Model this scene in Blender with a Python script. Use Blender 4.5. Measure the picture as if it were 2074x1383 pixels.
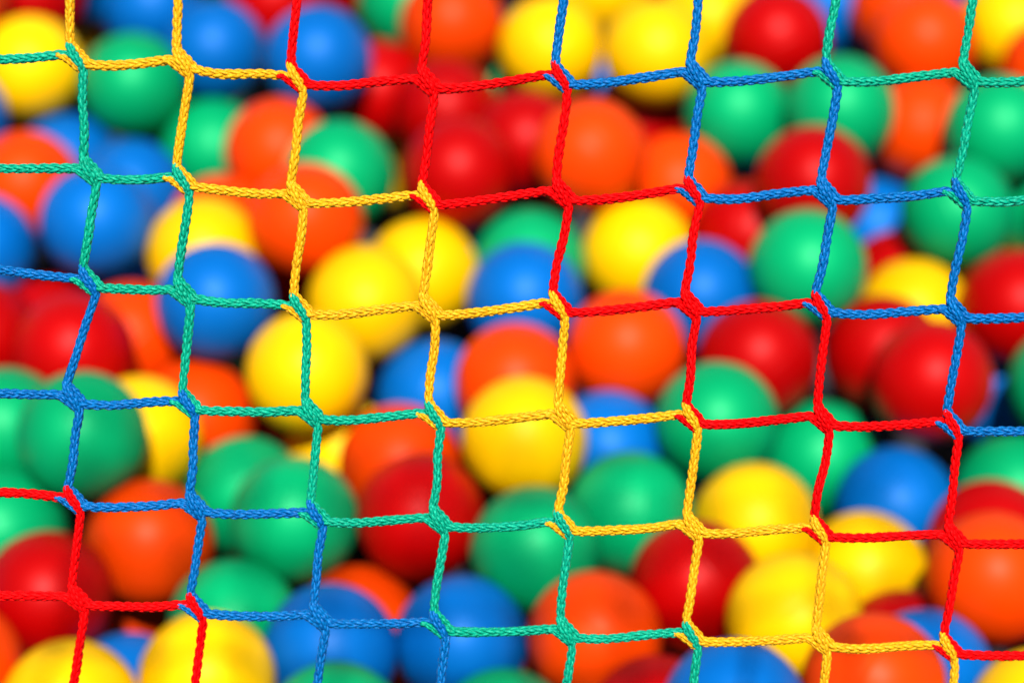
import bpy, math, random
import numpy as np
for o in list(bpy.data.objects):
    bpy.data.objects.remove(o, do_unlink=True)
scene = bpy.context.scene
COL = scene.collection
random.seed(7)
NRNG = np.random.default_rng(11)

# ------------------------------------------------------------ camera
PITCH = 44.0                     # degrees below the horizon
CAM = (0.0, 0.0, 1.22186)
cam_data = bpy.data.cameras.new('camera')
cam_data.sensor_width = 36.0
cam_data.lens = 92.0
cam_data.clip_start = 0.01
cam_data.clip_end = 100.0
cam_data.dof.use_dof = True
cam_data.dof.focus_distance = 0.998
cam_data.dof.aperture_fstop = 4.5
cam_data.dof.aperture_blades = 0
cam = bpy.data.objects.new('camera', cam_data)
cam.location = CAM
cam.rotation_euler = (math.radians(90.0 - PITCH), 0.0, 0.0)
COL.objects.link(cam)
scene.camera = cam

# ------------------------------------------------------------ sky, sun, exposure
SUN_ELEV, SUN_AZ = 68.0, 5.0     # sun stands behind the photographer, a little to the right
world = bpy.data.worlds.new('World')
scene.world = world
world.use_nodes = True
wn = world.node_tree
bg = wn.nodes['Background']
sky = wn.nodes.new('ShaderNodeTexSky')
sky.sky_type = 'NISHITA'
sky.sun_disc = False
sky.sun_elevation = math.radians(SUN_ELEV)
sky.sun_rotation = math.radians(180.0 - SUN_AZ)
wn.links.new(sky.outputs['Color'], bg.inputs['Color'])
bg.inputs['Strength'].default_value = 0.05
sun_data = bpy.data.lights.new('sun', 'SUN')
sun_data.energy = 5.0
sun_data.angle = math.radians(3.0)
sun_data.color = (1.0, 0.96, 0.9)
sun = bpy.data.objects.new('sun', sun_data)
sun.rotation_euler = (math.radians(90.0 - SUN_ELEV), 0.0, math.radians(SUN_AZ))
sun.location = (0.3, -3, 5)
COL.objects.link(sun)
vs = scene.view_settings
vs.view_transform = 'Standard'
vs.look = 'None'
vs.gamma = 1.0
vs.use_curve_mapping = False
vs.exposure = 1.06

# ------------------------------------------------------------ materials
def plastic(name, rgb, rough=0.56, var=0.10):
    m = bpy.data.materials.new(name)
    m.use_nodes = True
    nt = m.node_tree
    b = nt.nodes['Principled BSDF']
    b.inputs['Roughness'].default_value = rough
    b.inputs['IOR'].default_value = 1.42
    b.inputs['Specular IOR Level'].default_value = 1.0
    mx = max(rgb)
    b.inputs['Specular Tint'].default_value = (rgb[0] / mx, rgb[1] / mx, rgb[2] / mx, 1)   # pigmented, slightly translucent plastic
    b.inputs['Coat Weight'].default_value = 0.15
    b.inputs['Coat Roughness'].default_value = 0.42
    b.inputs['Coat IOR'].default_value = 1.4
    tc = nt.nodes.new('ShaderNodeTexCoord')
    info = nt.nodes.new('ShaderNodeObjectInfo')
    # moulded plastic: faint cloudy mottling, each ball a shade of its own
    n1 = nt.nodes.new('ShaderNodeTexNoise')
    n1.inputs['Scale'].default_value = 38.0
    n1.inputs['Detail'].default_value = 4.0
    nt.links.new(tc.outputs['Object'], n1.inputs['Vector'])
    mr = nt.nodes.new('ShaderNodeMapRange')
    mr.inputs['From Min'].default_value = 0.3
    mr.inputs['From Max'].default_value = 0.7
    mr.inputs['To Min'].default_value = 1.0 - var
    mr.inputs['To Max'].default_value = 1.0
    nt.links.new(n1.outputs['Fac'], mr.inputs['Value'])
    mr2 = nt.nodes.new('ShaderNodeMapRange')
    mr2.inputs['To Min'].default_value = 0.86
    mr2.inputs['To Max'].default_value = 1.06
    nt.links.new(info.outputs['Random'], mr2.inputs['Value'])
    mu = nt.nodes.new('ShaderNodeMath')
    mu.operation = 'MULTIPLY'
    nt.links.new(mr.outputs['Result'], mu.inputs[0])
    nt.links.new(mr2.outputs['Result'], mu.inputs[1])
    hsv = nt.nodes.new('ShaderNodeHueSaturation')
    hsv.inputs['Color'].default_value = (*rgb, 1)
    nt.links.new(mu.outputs[0], hsv.inputs['Value'])
    nt.links.new(hsv.outputs['Color'], b.inputs['Base Color'])
    # scuffed gloss
    n2 = nt.nodes.new('ShaderNodeTexNoise')
    n2.inputs['Scale'].default_value = 120.0
    n2.inputs['Detail'].default_value = 5.0
    nt.links.new(tc.outputs['Object'], n2.inputs['Vector'])
    mr3 = nt.nodes.new('ShaderNodeMapRange')
    mr3.inputs['To Min'].default_value = rough - 0.06
    mr3.inputs['To Max'].default_value = rough + 0.10
    nt.links.new(n2.outputs['Fac'], mr3.inputs['Value'])
    nt.links.new(mr3.outputs['Result'], b.inputs['Roughness'])
    return m

def yarn(name, rgb, dark, rough=0.36, ior=1.40):
    m = bpy.data.materials.new(name)
    m.use_nodes = True
    nt = m.node_tree
    b = nt.nodes['Principled BSDF']
    b.inputs['Roughness'].default_value = rough
    b.inputs['IOR'].default_value = ior
    mx = max(rgb)
    b.inputs['Specular Tint'].default_value = tuple(0.25 + 0.75 * c / mx for c in rgb) + (1,)
    tc = nt.nodes.new('ShaderNodeTexCoord')
    n1 = nt.nodes.new('ShaderNodeTexNoise')
    n1.inputs['Scale'].default_value = 900.0
    n1.inputs['Detail'].default_value = 3.0
    nt.links.new(tc.outputs['Object'], n1.inputs['Vector'])
    mix = nt.nodes.new('ShaderNodeMix')
    mix.data_type = 'RGBA'
    mix.inputs['A'].default_value = (*dark, 1)
    mix.inputs['B'].default_value = (*rgb, 1)
    mr = nt.nodes.new('ShaderNodeMapRange')
    mr.inputs['From Min'].default_value = 0.32
    mr.inputs['From Max'].default_value = 0.62
    nt.links.new(n1.outputs['Fac'], mr.inputs['Value'])
    nt.links.new(mr.outputs['Result'], mix.inputs['Factor'])
    nt.links.new(mix.outputs['Result'], b.inputs['Base Color'])
    n2 = nt.nodes.new('ShaderNodeTexNoise')
    n2.inputs['Scale'].default_value = 3200.0
    n2.inputs['Detail'].default_value = 2.0
    nt.links.new(tc.outputs['Object'], n2.inputs['Vector'])
    bp = nt.nodes.new('ShaderNodeBump')
    bp.inputs['Strength'].default_value = 0.5
    bp.inputs['Distance'].default_value = 0.0003
    nt.links.new(n2.outputs['Fac'], bp.inputs['Height'])
    nt.links.new(bp.outputs['Normal'], b.inputs['Normal'])
    return m

BALL_MAT = {
    'R': plastic('red_ball_plastic', (0.245, 0.0001, 0.0002)),
    'Y': plastic('yellow_ball_plastic', (0.60, 0.335, 0.0001), 0.58),
    'B': plastic('blue_ball_plastic', (0.0001, 0.077, 0.285)),
    'G': plastic('green_ball_plastic', (0.0001, 0.195, 0.066)),
    'O': plastic('orange_ball_plastic', (0.50, 0.031, 0.0001)),
}
CORD_MAT = {
    'R': yarn('red_cord', (0.50, 0.0004, 0.001), (0.40, 0.0003, 0.001), 0.5, 1.25),
    'Y': yarn('yellow_cord', (0.53, 0.285, 0.006), (0.40, 0.165, 0.002)),
    'B': yarn('blue_cord', (0.0003, 0.098, 0.29), (0.0002, 0.045, 0.17)),
    'G': yarn('green_cord', (0.001, 0.25, 0.15), (0.0005, 0.13, 0.075)),
}
COLOUR = {'R': 'red', 'Y': 'yellow', 'B': 'blue', 'G': 'green', 'O': 'orange'}

def gap_shade_material():  # unseen pit floor: near-black colour stands in for shade between the balls
    m = bpy.data.materials.new('pit_floor_gap_shade')
    m.use_nodes = True
    nt = m.node_tree
    b = nt.nodes['Principled BSDF']
    n = nt.nodes.new('ShaderNodeTexNoise')
    n.inputs['Scale'].default_value = 25.0
    r = nt.nodes.new('ShaderNodeValToRGB')
    r.color_ramp.elements[0].color = (0.006, 0.007, 0.012, 1)
    r.color_ramp.elements[1].color = (0.014, 0.015, 0.022, 1)
    nt.links.new(n.outputs['Fac'], r.inputs['Fac'])
    nt.links.new(r.outputs['Color'], b.inputs['Base Color'])
    b.inputs['Roughness'].default_value = 0.8
    return m

# ------------------------------------------------------------ mesh helpers
def make_mesh(name, verts, quads, mat, smooth=True):
    me = bpy.data.meshes.new(name)
    verts = np.asarray(verts, dtype=np.float32)
    quads = np.asarray(quads, dtype=np.int32)
    me.vertices.add(len(verts))
    me.vertices.foreach_set('co', verts.ravel())
    me.loops.add(quads.size)
    me.loops.foreach_set('vertex_index', quads.ravel())
    me.polygons.add(len(quads))
    me.polygons.foreach_set('loop_start', np.arange(0, quads.size, 4, dtype=np.int32))
    me.polygons.foreach_set('use_smooth', np.full(len(quads), smooth))
    me.materials.append(mat)
    me.update(calc_edges=True)
    return me

def link(name, data, parent=None):
    o = bpy.data.objects.new(name, data)
    COL.objects.link(o)
    if parent is not None:
        o.parent = parent
    return o

# ------------------------------------------------------------ pit floor
def build_floor():
    n = 24
    xs = np.linspace(-1.6, 1.6, n)
    ys = np.linspace(0.0, 2.6, n)
    v = [(x, y, 0.001 * math.sin(9 * x + 4 * y)) for y in ys for x in xs]
    q = [(j * n + i, j * n + i + 1, (j + 1) * n + i + 1, (j + 1) * n + i)
         for j in range(n - 1) for i in range(n - 1)]
    o = link('pit_floor', make_mesh('pit_floor', v, q, gap_shade_material()))
    o['kind'] = 'structure'
    o['label'] = 'unseen pit floor under the plastic balls, coloured near-black for shade in the gaps'
build_floor()

# ------------------------------------------------------------ balls
BALL_R = 0.035
def ball_mesh(c):
    """hollow moulded ball: sphere with the raised mould seam round its equator"""
    lat = np.radians(np.concatenate([np.linspace(-88.5, -6, 22), [-2.6, -1.3, 0, 1.3, 2.6], np.linspace(6, 88.5, 22)]))
    nlon = 56
    verts = []
    for a in lat:
        r = BALL_R * (1 + 0.012 * math.exp(-(math.degrees(a) / 1.3) ** 2) - 0.004 * math.exp(-(math.degrees(a) / 5.0) ** 2))
        for k in range(nlon):
            t = 2 * math.pi * k / nlon
            verts.append((r * math.cos(a) * math.cos(t), r * math.cos(a) * math.sin(t), r * math.sin(a)))
    quads = []
    for i in range(len(lat) - 1):
        for k in range(nlon):
            k2 = (k + 1) % nlon
            quads.append((i * nlon + k, i * nlon + k2, (i + 1) * nlon + k2, (i + 1) * nlon + k))
    for base, flip in ((0, True), ((len(lat) - 1) * nlon, False)):       # small pole caps as strips of quads
        for k in range(nlon // 2 - 1):
            a, b_, c_, d = base + k, base + k + 1, base + nlon - 2 - k, base + nlon - 1 - k
            if len({a, b_, c_, d}) == 4:
                quads.append((d, c_, b_, a) if flip else (a, b_, c_, d))
    return make_mesh(COLOUR[c] + '_ball', verts, quads, BALL_MAT[c])

BALLS = """\
-0.3155 1.3574 0.1592 Y fully visible yellow plastic ball, second net row, first mesh from left
-0.3237 1.4382 0.1582 R half-hidden red plastic ball behind yellow one, topmost net row, first mesh from left
-0.3158 1.5474 0.0413 Y mostly hidden yellow plastic ball behind yellow one, topmost net row, second mesh from left
-0.2967 1.5338 0.1041 B left mostly hidden blue plastic ball behind blue one, topmost net row, second mesh from left
-0.2461 1.4470 0.1413 B right half-hidden blue plastic ball behind blue one, topmost net row, second mesh from left
-0.1997 1.3978 0.1421 B blue plastic ball behind green one, topmost net row, third mesh from left
-0.2480 1.3508 0.1505 G fully visible green plastic ball, second net row, second mesh from left
-0.1627 1.4544 0.1413 R half-hidden red plastic ball behind blue one, topmost net row, third mesh from left
-0.1221 1.5095 0.1266 R half-hidden red plastic ball behind blue one, topmost net row, fourth mesh from left
-0.1257 1.3493 0.1732 B fully visible blue plastic ball, topmost net row, fourth mesh from left
-0.0720 1.4650 0.1330 G half-hidden green plastic ball behind orange one, topmost net row, fourth mesh from left
-0.0403 1.4102 0.1554 O orange plastic ball behind red one, topmost net row, fifth mesh from left
-0.0895 1.3768 0.1240 R half-hidden red plastic ball behind blue one, second net row, fourth mesh from left
-0.0805 1.3849 0.0580 Y mostly hidden yellow plastic ball behind green one, second net row, fourth mesh from left
-0.0332 1.2407 0.1681 R middle red plastic ball, second net row, fifth mesh from left
-0.0427 1.3326 0.1427 R left red plastic ball behind red one, second net row, fifth mesh from left
0.0089 1.2904 0.1507 R right half-hidden red plastic ball behind orange one, second net row, fifth mesh from left
-0.0177 1.4266 0.0939 G mostly hidden green plastic ball behind red one, topmost net row, fifth mesh from left
0.0256 1.3875 0.1521 Y fully visible yellow plastic ball, topmost net row, fifth mesh from left
0.0604 1.4647 0.1453 Y left half-hidden yellow plastic ball behind yellow one, topmost net row, sixth mesh from left
0.0946 1.3636 0.1670 Y right yellow plastic ball, topmost net row, sixth mesh from left
0.1059 1.5136 0.1358 O -o
0.1338 1.4350 0.1389 Y mostly hidden yellow plastic ball behind yellow one, topmost net row, seventh mesh from left
0.1753 1.3863 0.1603 R red plastic ball behind green one, topmost net row, seventh mesh from left
0.2232 1.4886 0.1113 B left half-hidden blue plastic ball behind red one, topmost net row, eighth mesh from left
0.2665 1.4453 0.1396 O left mostly hidden orange plastic ball behind orange one, topmost net row, eighth mesh from left
0.2728 1.3817 0.1610 O right orange plastic ball behind orange one, topmost net row, eighth mesh from left
0.3381 1.4190 0.1466 Y yellow plastic ball behind orange one, topmost net row, last mesh from left
0.3550 1.3548 0.1588 O half-hidden orange plastic ball behind green one, topmost net row, last mesh from left
0.1469 1.3270 0.1454 G green plastic ball behind orange one, second net row, seventh mesh from left
0.2086 1.2978 0.1722 G green plastic ball behind red one, second net row, eighth mesh from left
0.2643 1.3181 0.1400 O half-hidden orange plastic ball behind green one, second net row, eighth mesh from left
0.2655 1.3443 0.0780 R mostly hidden red plastic ball behind green one, second net row, eighth mesh from left
0.3068 1.2772 0.1727 G green plastic ball behind green one, second net row, last mesh from left
0.0483 1.2443 0.1803 O left orange plastic ball, second net row, sixth mesh from left
0.0865 1.3700 0.1004 R mostly hidden red plastic ball behind orange one, second net row, sixth mesh from left
0.1064 1.2770 0.1256 O right half-hidden orange plastic ball behind yellow one, second net row, sixth mesh from left
0.1830 1.2097 0.1869 R red plastic ball behind green one, second net row, seventh mesh from left
0.1468 1.2238 0.1319 R half-hidden red plastic ball behind green one, third net row, seventh mesh from left
0.1748 1.1433 0.1779 G fully visible green plastic ball, third net row, seventh mesh from left
0.2747 1.2170 0.1568 G fully visible green plastic ball, third net row, eighth mesh from left
0.2373 1.2832 0.0835 B mostly hidden blue plastic ball behind green one, third net row, eighth mesh from left
0.3454 1.2681 0.1127 G half-hidden green plastic ball behind green one, third net row, last mesh from left
0.2454 1.2173 0.0959 R mostly hidden red plastic ball behind yellow one, third net row, eighth mesh from left
0.2453 1.1604 0.1229 Y half-hidden yellow plastic ball behind red one, third net row, eighth mesh from left
0.2974 1.2447 0.0628 Y mostly hidden yellow plastic ball behind red one, third net row, last mesh from left
0.3006 1.1329 0.1556 R fully visible red plastic ball, third net row, last mesh from left
0.3018 1.1224 0.0884 B mostly hidden blue plastic ball behind red one, fourth net row, last mesh from left
0.3215 1.0687 0.1545 G fully visible green plastic ball, fourth net row, last mesh from left
0.2860 1.0102 0.1245 G half-hidden green plastic ball behind orange one, fifth net row, last mesh from left
0.2618 0.9525 0.1492 R mostly hidden red plastic ball behind orange one, fifth net row, last mesh from left
0.2505 0.8963 0.1847 O fully visible orange plastic ball, sixth net row, last mesh from left
0.2186 1.0075 0.1173 B half-hidden blue plastic ball behind yellow one, fifth net row, eighth mesh from left
0.2380 1.0521 0.1745 R right red plastic ball, fourth net row, eighth mesh from left
0.2192 1.1066 0.1425 R left half-hidden red plastic ball behind red one, fourth net row, eighth mesh from left
0.1430 1.0877 0.1565 R red plastic ball behind green one, fourth net row, seventh mesh from left
0.0667 1.0981 0.1553 O fully visible orange plastic ball, fourth net row, sixth mesh from left
0.1152 1.0273 0.1657 G left green plastic ball, fifth net row, seventh mesh from left
0.1817 1.0588 0.1023 G right green plastic ball behind blue one, fifth net row, seventh mesh from left
0.0785 1.2031 0.1343 Y yellow plastic ball behind blue one, third net row, sixth mesh from left
0.1131 1.1477 0.1508 B blue plastic ball behind red one, third net row, seventh mesh from left
0.0113 1.2001 0.1290 G half-hidden green plastic ball behind blue one, third net row, fifth mesh from left
0.0076 1.1386 0.1565 B lower blue plastic ball behind orange one, third net row, fifth mesh from left
-0.0260 1.2489 0.0979 B upper mostly hidden blue plastic ball behind yellow one, third net row, fifth mesh from left
0.0019 1.0706 0.1549 O half-hidden orange plastic ball behind yellow one, fourth net row, fifth mesh from left
0.0069 1.0065 0.1745 Y fully visible yellow plastic ball, fifth net row, fifth mesh from left
-0.0456 1.0971 0.1156 B half-hidden blue plastic ball behind orange one, fourth net row, fourth mesh from left
-0.0555 1.1893 0.1303 Y yellow plastic ball behind yellow one, third net row, fifth mesh from left
-0.0867 1.1347 0.1570 Y yellow plastic ball behind yellow one, third net row, fourth mesh from left
-0.1034 1.1763 0.0846 R mostly hidden red plastic ball behind yellow one, fourth net row, fourth mesh from left
-0.1173 1.0636 0.1698 Y fully visible yellow plastic ball, fourth net row, fourth mesh from left
-0.1245 1.1863 0.1775 O fully visible orange plastic ball, third net row, fourth mesh from left
-0.1503 1.2970 0.1386 O half-hidden orange plastic ball behind orange one, second net row, third mesh from left
-0.1081 1.2492 0.1598 G half-hidden green plastic ball behind orange one, second net row, fourth mesh from left
-0.1377 1.2330 0.0720 R mostly hidden red plastic ball behind yellow one, third net row, third mesh from left
-0.1979 1.3340 0.1084 G half-hidden green plastic ball behind orange one, second net row, third mesh from left
-0.1833 1.2406 0.1222 O mostly hidden orange plastic ball behind yellow one, third net row, third mesh from left
-0.1871 1.1822 0.1535 Y half-hidden yellow plastic ball behind blue one, third net row, third mesh from left
-0.1735 1.1178 0.1742 B fully visible blue plastic ball, fourth net row, third mesh from left
-0.2513 1.1914 0.1718 B upper blue plastic ball, third net row, second mesh from left
-0.2429 1.2712 0.1263 B half-hidden blue plastic ball behind blue one, second net row, second mesh from left
-0.2912 1.3156 0.1108 B right mostly hidden blue plastic ball behind blue one, second net row, first mesh from left
-0.3072 1.2582 0.1434 O orange plastic ball behind blue one, third net row, first mesh from left
-0.3271 1.1938 0.1477 B fully visible blue plastic ball, third net row, first mesh from left
-0.3438 1.3666 0.0947 R mostly hidden red plastic ball behind orange one, second net row, first mesh from left
-0.2386 1.1999 0.0857 B lower mostly hidden blue plastic ball behind orange one, third net row, second mesh from left
-0.2276 1.1273 0.1349 O half-hidden orange plastic ball behind red one, fourth net row, second mesh from left
-0.2830 1.1566 0.1113 R middle mostly hidden red plastic ball behind red one, fourth net row, first mesh from left
-0.2517 1.0775 0.1718 R right red plastic ball behind green one, fourth net row, first mesh from left
-0.3120 1.1089 0.1516 R left half-hidden red plastic ball behind red one, fourth net row, first mesh from left
-0.2320 0.9818 0.2029 G fully visible green plastic ball, fifth net row, second mesh from left
-0.2830 1.0187 0.1692 G half-hidden green plastic ball behind green one, fifth net row, first mesh from left
-0.2771 0.9533 0.1570 G half-hidden green plastic ball behind red one, sixth net row, first mesh from left
-0.2100 1.0253 0.1567 Y half-hidden yellow plastic ball behind green one, fifth net row, second mesh from left
-0.1856 1.0760 0.1194 O half-hidden orange plastic ball behind yellow one, fourth net row, third mesh from left
-0.1825 1.1499 0.0854 G mostly hidden green plastic ball behind orange one, fourth net row, third mesh from left
-0.1414 1.0982 0.0727 R mostly hidden red plastic ball behind green one, fifth net row, third mesh from left
-0.0991 1.0578 0.1048 Y mostly hidden yellow plastic ball behind orange one, fifth net row, fourth mesh from left
-0.0634 1.0165 0.1428 O half-hidden orange plastic ball behind red one, fifth net row, fourth mesh from left
-0.0498 0.9556 0.1667 R fully visible red plastic ball, fifth net row, fourth mesh from left
-0.1507 1.0053 0.1286 G half-hidden green plastic ball behind green one, fifth net row, third mesh from left
-0.1185 0.9569 0.1625 G upper green plastic ball, sixth net row, third mesh from left
-0.1965 0.9450 0.1575 O orange plastic ball behind red one, sixth net row, second mesh from left
-0.2440 0.8964 0.1699 R red plastic ball behind yellow one, sixth net row, first mesh from left
-0.1482 0.8993 0.1442 G lower half-hidden green plastic ball behind yellow one, sixth net row, third mesh from left
-0.0839 0.9154 0.1204 O mostly hidden orange plastic ball behind blue one, sixth net row, fourth mesh from left
-0.0941 0.8645 0.1643 B blue plastic ball behind green one, bottom net row, fourth mesh from left
-0.0265 0.8760 0.1578 B fully visible blue plastic ball, bottom net row, fifth mesh from left
0.0125 0.9306 0.1676 G green plastic ball behind orange one, sixth net row, fifth mesh from left
0.0651 0.9699 0.1535 G green plastic ball behind red one, fifth net row, sixth mesh from left
0.0430 0.8708 0.1669 O fully visible orange plastic ball, sixth net row, sixth mesh from left
0.0974 0.9098 0.1630 R red plastic ball behind yellow one, sixth net row, sixth mesh from left
0.1335 0.9644 0.1497 Y yellow plastic ball behind red one, fifth net row, seventh mesh from left
0.1945 0.9504 0.1259 Y half-hidden yellow plastic ball behind yellow one, sixth net row, eighth mesh from left
0.1449 0.8672 0.1850 Y yellow plastic ball behind orange one, sixth net row, seventh mesh from left
0.2078 0.8870 0.1332 R mostly hidden red plastic ball behind orange one, sixth net row, eighth mesh from left
0.2099 0.8374 0.1762 B half-hidden blue plastic ball behind orange one, sixth net row, last mesh from left
0.1758 0.7981 0.2195 O fully visible orange plastic ball, bottom net row, eighth mesh from left
0.1066 0.7804 0.2216 B fully visible blue plastic ball, bottom net row, seventh mesh from left
-0.2211 0.8154 0.1789 Y fully visible yellow plastic ball, bottom net row, first mesh from left
-0.2012 0.8591 0.1313 B mostly hidden blue plastic ball behind yellow one, bottom net row, second mesh from left
-0.1548 0.8368 0.1751 Y fully visible yellow plastic ball, bottom net row, third mesh from left
-0.2235 0.9413 0.0780 O mostly hidden orange plastic ball behind yellow one, bottom net row, second mesh from left
-0.2832 0.8421 0.1779 O orange plastic ball behind yellow one, bottom net row, first mesh from left
-0.0874 0.7995 0.1812 G fully visible green plastic ball, bottom net row, fourth mesh from left
-0.0042 0.8123 0.1599 G fully visible green plastic ball, bottom net row, fifth mesh from left
0.0732 0.8112 0.1719 R red plastic ball behind blue one, bottom net row, sixth mesh from left
0.2585 0.7952 0.1961 Y fully visible yellow plastic ball, bottom net row, last mesh from left
0.0552 1.0343 0.1358 B half-hidden blue plastic ball behind green one, fifth net row, sixth mesh from left
0.0814 1.0967 0.0826 B mostly hidden blue plastic ball behind blue one, fourth net row, sixth mesh from left
0.1126 1.0368 0.0820 B mostly hidden blue plastic ball behind yellow one, fifth net row, seventh mesh from left
0.0059 1.3072 0.0850 R mostly hidden red plastic ball behind green one, third net row, fifth mesh from left
0.0630 1.4296 0.0792 B mostly hidden blue plastic ball behind orange one, second net row, sixth mesh from left
-0.3579 1.3049 0.1603 B left blue plastic ball behind orange one, second net row, first mesh from left
-0.3661 1.3966 0.1884 O fully visible orange plastic ball, topmost net row, first mesh from left
0.3763 1.4742 0.1539 R -o
0.3140 1.4952 0.1384 B right mostly hidden blue plastic ball behind orange one, topmost net row, eighth mesh from left
0.0212 1.5196 0.1338 R -o
-0.2003 1.5105 0.1403 G -o
-0.2496 1.5811 0.0998 Y -o
-0.3196 1.5047 0.1600 G -o
-0.2377 1.6402 0.1326 Y -o
-0.0535 1.5457 0.1394 G -o
0.3724 1.5806 0.1356 Y -o
-0.4095 1.6223 0.1411 B -o
0.4053 1.1729 0.1482 R -o
0.3731 1.0052 0.1617 G -o
0.1876 1.5297 0.1676 Y -o
-0.1832 0.7190 0.1674 Y -o
0.0073 0.7326 0.1604 G -o
-0.3560 0.8233 0.1635 O -o
-0.4329 1.5564 0.1567 O -o
-0.3303 0.9076 0.1660 B -o
-0.4280 1.4213 0.1508 R -o
-0.3902 1.0242 0.1430 B -o
0.3527 0.8768 0.1366 Y -o
-0.0595 1.6286 0.1303 B -o
-0.3976 1.1692 0.1647 Y -o
0.3330 0.7281 0.1395 Y -o
-0.1454 1.5988 0.1494 B -o
-0.3689 1.5586 0.1317 B -o
0.2371 1.5926 0.1685 B -o
0.1418 0.7713 0.1622 G -o
-0.4332 1.3302 0.1425 O -o
0.4296 1.3000 0.1671 Y -o
-0.2549 0.7447 0.1482 Y -o
0.0456 1.6147 0.1348 G -o
0.4596 1.4620 0.1347 G -o
-0.3931 1.0982 0.1584 R -o
-0.3347 0.7195 0.1580 Y -o
0.4381 1.3693 0.1364 Y -o
0.1342 1.6044 0.1652 B -o
0.2213 0.7551 0.1327 B -o
0.3333 0.8121 0.1568 O -o
-0.4004 1.4923 0.1504 O -o
0.3618 1.2272 0.1639 B -o
0.4671 1.5951 0.1308 B -o
-0.1447 0.7720 0.1386 B -o
0.3922 1.0719 0.1430 G -o
-0.4052 1.2513 0.1481 Y -o
0.0884 0.7281 0.1664 O -o
0.3097 1.5667 0.1643 R -o
-0.0939 0.7254 0.1688 B -o
-0.3089 1.6289 0.1389 O -o
0.2690 0.8137 0.1319 O -o
0.1531 0.7047 0.1692 G -o
0.4196 1.5294 0.1461 Y -o
-0.4764 1.6104 0.1394 O -o
-0.3460 0.9660 0.1344 Y -o
-0.2166 1.5771 0.1669 Y -o
0.2019 1.6437 0.1356 B -o
0.3324 0.9560 0.1310 Y -o
0.2915 1.6388 0.1347 G -o
0.3784 1.6498 0.1318 G -o
0.4214 1.2398 0.1317 B -o
0.2722 0.7162 0.1675 B -o
0.0550 1.6347 0.0400 O -u
0.4325 1.7098 0.0418 R -u
0.3799 1.4330 0.0888 G -u
-0.3646 1.6740 0.0710 B -u
-0.4185 1.6248 0.0429 G -u
-0.0899 0.9701 0.0400 O -u
0.1722 1.6468 0.0680 B -u
-0.3651 1.0772 0.0834 G -u
0.1919 1.4211 0.0535 B -u
-0.2772 0.8816 0.1004 B -u
-0.3994 1.2201 0.0863 R -u
-0.0904 1.6403 0.0374 O -u
0.3819 1.1765 0.0729 R -u
-0.1499 1.6772 0.0470 B -u
-0.2691 1.3424 0.0389 G -u
0.0967 1.5818 0.0679 Y -u
-0.1283 0.8225 0.0919 O -u
-0.2795 1.0678 0.1079 G -u
0.0067 1.1302 0.0491 G -u
0.1801 1.3052 0.0469 B -u
-0.2968 0.9763 0.0816 O -u
0.0882 0.8798 0.0708 O -u
-0.2417 1.4947 0.0454 O -u
0.3341 1.3518 0.0946 Y -u
-0.0356 0.8526 0.0486 G -u
0.4477 1.5513 0.0382 B -u
0.0203 0.9882 0.0700 R -u
0.1583 1.5212 0.0931 O -u
0.2858 1.5774 0.0504 G -u
-0.2459 1.6475 0.0602 R -u
0.3460 1.6310 0.0595 G -u
-0.1982 0.8426 0.0592 B -u
0.3637 1.0428 0.0576 Y -u
-0.3864 1.2967 0.0882 R -u
-0.1386 1.5015 0.0540 R -u
-0.0481 1.5152 0.0547 O -u
-0.2988 1.2005 0.0402 O -u
-0.0130 1.6424 0.0735 R -u
0.2243 0.9749 0.0486 G -u
0.1425 1.2386 0.0527 G -u
0.2590 1.4136 0.0718 G -u
0.0402 0.8312 0.0852 B -u
-0.3252 0.8229 0.1017 Y -u
-0.4120 1.3761 0.0494 B -u
-0.3738 1.4969 0.0843 B -u
-0.1576 1.3886 0.0500 G -u
-0.1735 1.5740 0.0759 G -u
0.1427 0.8210 0.1085 O -u
0.0403 1.7041 0.0416 O -u
-0.3345 0.9153 0.0871 B -u
0.4546 1.6380 0.0627 O -u
-0.0954 1.5622 0.0757 O -u
-0.1469 1.3013 0.0371 R -u
0.2947 1.0187 0.0438 Y -u
0.0069 1.4697 0.0452 Y -u
0.2172 1.5305 0.0481 G -u
0.4085 1.2476 0.0499 Y -u
-0.3681 1.0219 0.0367 O -u
0.2345 1.0651 0.0361 B -u
0.4345 1.4852 0.0701 O -u
0.4118 1.3682 0.0626 O -u
-0.1803 0.9852 0.0466 R -u
0.1594 0.8931 0.0702 Y -u
0.3408 0.8382 0.0502 Y -u
-0.0478 1.7039 0.0443 R -u
0.1530 1.1753 0.0803 B -u
-0.3171 1.6227 0.0589 O -u
0.3219 1.3030 0.0386 B -u
-0.2310 1.1033 0.0502 R -u
-0.3507 1.1518 0.0673 R -u
-0.3777 1.4371 0.0442 G -u
0.2249 0.8566 0.0658 R -u
-0.4486 1.5588 0.0821 R -u
0.0129 1.2062 0.0468 B -u
0.3577 1.5200 0.0838 O -u
0.3652 0.9690 0.0400 B -u
-0.1269 0.8846 0.0471 R -u
0.1351 0.9705 0.0770 B -u
-0.2938 0.8561 0.0387 Y -u
0.1661 1.4819 0.0380 B -u
0.0991 1.4967 0.0403 O -u
0.0506 0.9271 0.1022 R -u
-0.4709 1.6774 0.0562 Y -u
0.0830 1.2955 0.0542 O -u
-0.0591 1.0703 0.0481 O -u
0.2568 1.6777 0.0671 B -u
-0.2865 1.0287 0.0364 Y -u
0.1469 1.7167 0.0407 Y -u
-0.0852 1.4534 0.0589 Y -u
-0.2139 1.2637 0.0527 G -u
0.0919 1.1663 0.0394 G -u
-0.0262 0.9232 0.0697 O -u
0.2956 0.8677 0.1004 O -u
0.3055 0.9203 0.0421 B -u
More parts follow.
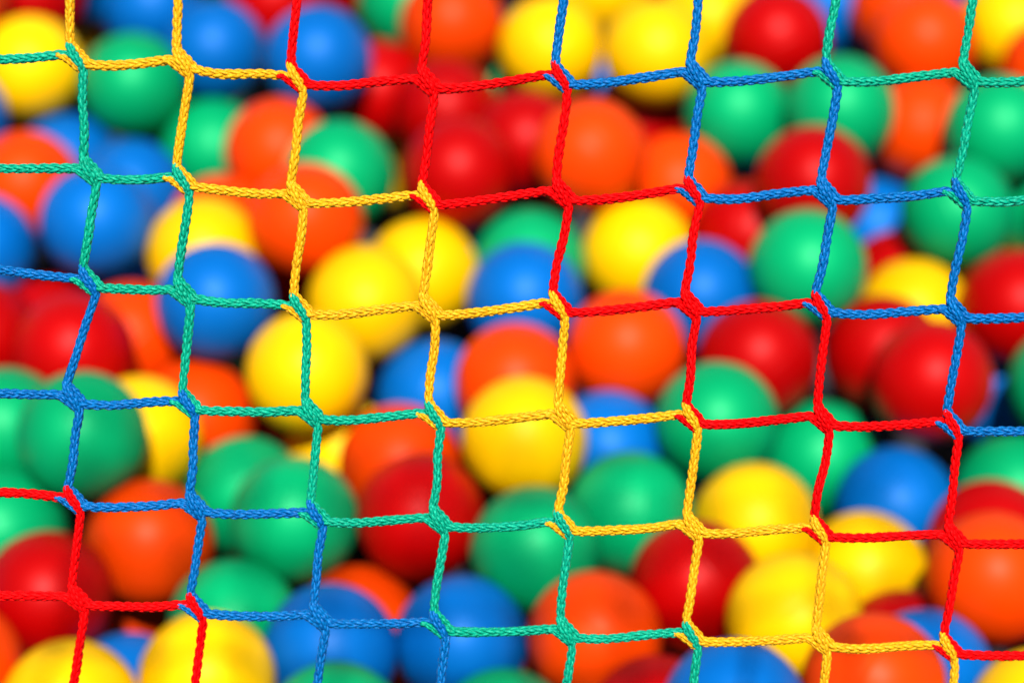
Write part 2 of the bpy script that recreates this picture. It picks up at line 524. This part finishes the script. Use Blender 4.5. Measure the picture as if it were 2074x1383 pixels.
0.1119 1.3834 0.0365 R -u
-0.3833 1.5580 0.0406 G -u
-0.4385 1.4870 0.0472 G -u
0.2167 1.5839 0.0967 Y -u
-0.2985 1.6959 0.0415 G -u
-0.0110 1.3624 0.0414 O -u
"""
def build_balls():
    meshes = {c: ball_mesh(c) for c in 'RYBGO'}
    for line in BALLS.strip().splitlines():
        x, y, z, c, lab = line.split(' ', 4)
        o = link('plastic_ball', meshes[c])
        o.location = (float(x), float(y), float(z))
        o.rotation_euler = tuple(random.uniform(0, 6.283) for _ in range(3))
        s = random.uniform(0.992, 1.004)
        o.scale = (s, s * random.uniform(0.992, 1.0), s)
        if lab == '-u':
            o['label'] = COLOUR[c] + ' plastic ball buried in the layer beneath the visible balls'
            o['group'] = COLOUR[c] + ' balls buried under the top layer'
        elif lab == '-o':
            o['label'] = COLOUR[c] + ' plastic ball of the pit just beyond the edge of the picture'
            o['group'] = COLOUR[c] + ' balls beyond the picture edge'
        else:
            o['label'] = lab
            o['group'] = 'plastic balls behind the net'
        o['category'] = 'ball'
build_balls()

# ------------------------------------------------------------ the net
# knot positions on the net's own plane (mm right of / above its middle), row by row
KNOTS = """\
-212.8,151.0 -166.6,149.5 -126.6,148.6 -82.1,144.1 -33.0,143.1 18.3,144.1 68.8,145.0 120.0,145.0 171.7,144.1 223.7,143.7
-211.8,109.6 -163.2,107.9 -123.4,105.9 -81.0,100.1 -31.8,98.6 18.4,100.1 69.1,101.2 120.0,101.4 171.4,101.1 223.4,99.9
-208.5,69.8 -159.5,65.1 -124.6,61.8 -81.6,55.4 -32.0,54.8 18.9,56.5 68.6,57.5 118.7,56.9 169.6,56.5 222.2,55.8
-212.5,32.6 -161.1,23.1 -125.3,18.6 -81.2,12.5 -31.8,12.3 17.7,13.6 67.8,14.2 117.3,14.0 168.7,11.7 221.9,9.8
-217.0,-16.0 -168.5,-21.8 -124.4,-24.6 -77.3,-28.5 -29.9,-29.5 19.9,-29.5 68.8,-29.5 119.2,-30.0 169.0,-32.2 222.5,-35.1
-219.2,-53.3 -169.0,-61.8 -122.4,-64.5 -75.7,-68.3 -28.4,-70.2 19.7,-71.6 69.6,-72.4 118.9,-74.1 170.9,-77.0 224.1,-80.2
-219.6,-95.1 -168.5,-101.2 -122.7,-104.6 -75.0,-108.3 -28.2,-111.1 20.9,-113.6 69.7,-115.2 120.3,-117.8 170.3,-121.2 224.7,-124.7
-221.7,-144.3 -171.5,-149.3 -123.4,-151.9 -75.7,-154.3 -26.9,-156.3 21.1,-158.3 71.0,-159.9 121.3,-162.3 173.8,-165.3 227.5,-168.7
"""
PX = 1.0 / 5300.0                # unit of the cord drawing: cord is about 20 units thick

def spline(ctrl, step):
    """Catmull-Rom through control points (u, v, w), resampled evenly"""
    p = np.array(ctrl, float)
    p = np.vstack([2 * p[0] - p[1], p, 2 * p[-1] - p[-2]])
    out = []
    for i in range(1, len(p) - 2):
        t = np.linspace(0, 1, 14, endpoint=False)[:, None]
        a, b, c, d = p[i - 1], p[i], p[i + 1], p[i + 2]
        out.append(0.5 * (2 * b + (c - a) * t + (2 * a - 5 * b + 4 * c - d) * t ** 2 + (3 * b - a - 3 * c + d) * t ** 3))
    out.append(p[-2:-1])
    q = np.vstack(out)
    L = np.concatenate([[0], np.cumsum(np.linalg.norm(np.diff(q, axis=0), axis=1))])
    n = max(6, int(L[-1] / step))
    s = np.linspace(0, L[-1], n)
    return np.stack([np.interp(s, L, q[:, k]) for k in range(3)], 1), s

def knit(ctrl, hw, hd, columns=6, length=31.0, gap=21.0, sw=3.9, st=2.5, lean=0.50, roll=0.0):
    """A knitted cord swept along ctrl: columns of slanted, overlapping yarn stitches round a core.
    hw / hd: half width in the net's plane and half depth (numbers or lists along the cord)."""
    pts, s = spline(ctrl, 2.0)
    N = len(pts)
    T = np.gradient(pts, axis=0)
    T /= np.linalg.norm(T, axis=1)[:, None]
    S = np.cross(T, np.array([0, 0, 1.0]))
    S /= np.linalg.norm(S, axis=1)[:, None]
    D = np.cross(S, T)
    x = np.linspace(0, 1, N)
    prof = lambda h: np.interp(x, np.linspace(0, 1, np.size(h)), np.atleast_1d(h)) if np.size(h) > 1 else np.full(N, float(h))
    wob = 1 + np.interp(s, np.linspace(0, s[-1], 9), NRNG.normal(0, 0.03, 9))
    ra, rb = prof(hw) * wob - st, prof(hd) * wob - st
    turn = np.interp(s, np.linspace(0, s[-1], 4), NRNG.normal(0, 0.16, 4))
    verts, quads, base = [], [], 0
    RING, ALONG = 6, 7
    ang = np.linspace(0, 2 * math.pi, RING, endpoint=False)
    t = np.linspace(0, 1, ALONG)
    wid = np.maximum(np.sin(math.pi * (0.04 + 0.92 * t)) ** 0.55, 0.18)
    dip = np.array([-2.4, -0.5, 0.9, 1.1, 0.3, -0.8, -2.2])
    idx = np.arange(ALONG - 1)[:, None] * RING
    kk, k2 = np.arange(RING)[None, :], (np.arange(RING)[None, :] + 1) % RING
    q0 = np.stack([idx + kk, idx + k2, idx + RING + k2, idx + RING + kk], -1).reshape(-1, 4)
    ph = NRNG.uniform(0, gap)
    for c in range(columns):
        phi0 = math.pi / 2 + (c + 0.5) * 2 * math.pi / columns + roll
        sg = 1 if c % 2 else -1
        s0 = -gap + ph + (gap * 0.5 if sg > 0 else 0.0)
        while s0 < s[-1]:
            j = NRNG.normal(0, 1, 6)
            ls = length * (1 + 0.06 * j[0])
            ss = np.clip(s0 + 0.05 * gap * j[1] + t * ls, 0, s[-1])
            s0 += gap
            if ss[-1] - ss[0] < 0.45 * ls:
                continue
            g = lambda a: np.stack([np.interp(ss, s, a[:, k]) for k in range(3)], 1)
            P, Sx, Dx = g(pts), g(S), g(D)
            A, Bq = np.interp(ss, s, ra), np.interp(ss, s, rb)
            phi = phi0 + np.interp(ss, s, turn) + sg * lean * (2 * t - 1) * (1 + 0.12 * j[2]) + 0.04 * j[3]
            dd = dip * (1 + 0.15 * j[4])
            cs, sn = np.cos(phi)[:, None], np.sin(phi)[:, None]
            cen = P + (A + dd)[:, None] * cs * Sx + (Bq + dd)[:, None] * sn * Dx
            nr = cs * Sx / np.maximum(A, 1)[:, None] + sn * Dx / np.maximum(Bq, 1)[:, None]
            tan = np.gradient(cen, axis=0)
            tan /= np.linalg.norm(tan, axis=1)[:, None] + 1e-9
            nr -= (nr * tan).sum(1)[:, None] * tan
            nr /= np.linalg.norm(nr, axis=1)[:, None] + 1e-9
            bi = np.cross(tan, nr)
            f = 1 + 0.06 * j[5]
            rv = cen[:, None, :] + (f * sw * wid)[:, None, None] * np.cos(ang)[None, :, None] * bi[:, None, :] \
                + (st * wid)[:, None, None] * np.sin(ang)[None, :, None] * nr[:, None, :]
            verts.append(rv.reshape(-1, 3))
            quads.append(q0 + base)
            base += ALONG * RING
    M = 10                        # the core yarns
    a8 = np.linspace(0, 2 * math.pi, M, endpoint=False)
    cv = pts[::3, None, :] + (0.92 * ra[::3, None] * np.cos(a8))[:, :, None] * S[::3, None, :] + (0.92 * rb[::3, None] * np.sin(a8))[:, :, None] * D[::3, None, :]
    n2 = cv.shape[0]
    i2 = np.arange(n2 - 1)[:, None] * M
    kk8, k28 = np.arange(M)[None, :], (np.arange(M)[None, :] + 1) % M
    verts.append(cv.reshape(-1, 3))
    quads.append(np.stack([i2 + kk8, i2 + k28, i2 + M + k28, i2 + M + kk8], -1).reshape(-1, 4) + base)
    return np.vstack(verts), np.vstack(quads)

def join(parts):
    v, q, b = [], [], 0
    for pv, pq in parts:
        v.append(pv)
        q.append(pq + b)
        b += len(pv)
    return np.vstack(v), np.vstack(q)

def seq(k):                       # the four yarn colours step through the net in pairs
    return 'GYRB'[((k + 1) // 2) % 4]

def build_net():
    net = link('safety_net', None)
    net.location = (0.0, 0.71934, 0.52720)
    net.rotation_euler = (math.radians(55.0), 0, 0)
    net['label'] = 'knotless braided net of green, yellow, red and blue cords stretched before the balls'
    net['category'] = 'net'
    K = np.array([[tuple(map(float, t.split(','))) for t in row.split()] for row in KNOTS.strip().splitlines()]) / 1000.0 / PX
    nr, nc = K.shape[:2]
    ctr = np.zeros((nr, nc))
    for r in range(nr):
        for c in range(nc):
            ctr[r, c] = 9 * math.sin(0.9 * c + 0.5 * r) + 7 * math.sin(1.3 * r - 0.4 * c + 1.0)   # the net is not quite flat

    def at(r, c, du, dv, dw=0.0):
        # offsets are given as in the drawing: right, down, out of the net
        return (K[r, c, 0] + du, K[r, c, 1] - dv, ctr[r, c] + dw)

    def blend(a, b, t, du=0.0, dv=0.0, dw=0.0):
        return tuple(a[i] * (1 - t) + b[i] * t + (du, -dv, dw)[i] for i in range(3))

    g = NRNG.normal
    for r in range(nr):
        for c in range(nc):
            row = r - 1
            # cord to the right
            if c < nc - 1:
                a, b = at(r, c, 26, 13), at(r, c + 1, -30, -6)
                ctrl = [at(r, c, 9, 5, -3), a, blend(a, b, .3, 0, 4 + g(0, 1.2), g(0, 1.5)), blend(a, b, .7, 0, 2.2 + g(0, 1.2), g(0, 1.5)), b, at(r, c + 1, -14, -2, -3)]
                col = seq(c - row)
                v, q = knit(ctrl, 9.8, 9.3, gap=20.5 * (1 + g(0, .04)), roll=g(0, .2))
                link('cord', make_mesh('cord', v * PX, q, CORD_MAT[col]), net)
            # cord downwards
            if r < nr - 1:
                a, b = at(r, c, 13, 27), at(r + 1, c, -11, -26)
                ctrl = [at(r, c, 6, 11, -3), a, blend(a, b, .33, g(0, 1.5), 0, g(0, 1.5)), blend(a, b, .67, g(0, 1.5), 0, g(0, 1.5)), b, at(r + 1, c, -6, -12, -3)]
                col = seq(c - 1 - row)
                v, q = knit(ctrl, 9.2, 8.9, gap=20.5 * (1 + g(0, .04)), roll=g(0, .2))
                link('cord', make_mesh('cord', v * PX, q, CORD_MAT[col]), net)
            # where two cords are braided through each other
            outer, inner = seq(c - row), seq(c - 1 - row)
            lower = knit([at(r, c, -37, -6, 7), at(r, c, -26, -3, 6), at(r, c, -10, 9, 3), at(r, c, 3, 21, 2), at(r, c, 9, 30, -4)],
                          [4.2, 7.0, 7.6, 6.8, 4.4], [4, 7.4, 8, 7, 4.2], columns=5, length=22, gap=15, sw=3.5, st=2.2, lean=.25)
            upper = knit([at(r, c, -6, -31, 1), at(r, c, 0, -19, 0), at(r, c, 12, -5, 0), at(r, c, 25, 10, 1), at(r, c, 35, 14, 0)],
                          [4.6, 7.0, 8.0, 8.0, 4.6], [5, 8, 8, 8, 5], columns=5, length=22, gap=15, sw=3.5, st=2.2, lean=.25)
            v, q = join([lower, upper])
            knot = link('knot', make_mesh('knot', v * PX, q, CORD_MAT[outer]), net)
            v, q = knit([at(r, c, -14, -34, 3), at(r, c, -12, -23, 6), at(r, c, -5, -7, 8), at(r, c, 6, 9, 7), at(r, c, 10, 21, 4), at(r, c, 12, 30, -5)],
                         [4.8, 9.0, 9.8, 9.4, 7.2, 4.6], [4.4, 6.2, 7, 7, 6, 4.4], columns=6, length=22, gap=15, sw=4.0, st=2.3, lean=.25)
            link('crossing_strand', make_mesh('crossing_strand', v * PX, q, CORD_MAT[inner]), knot)
build_net()
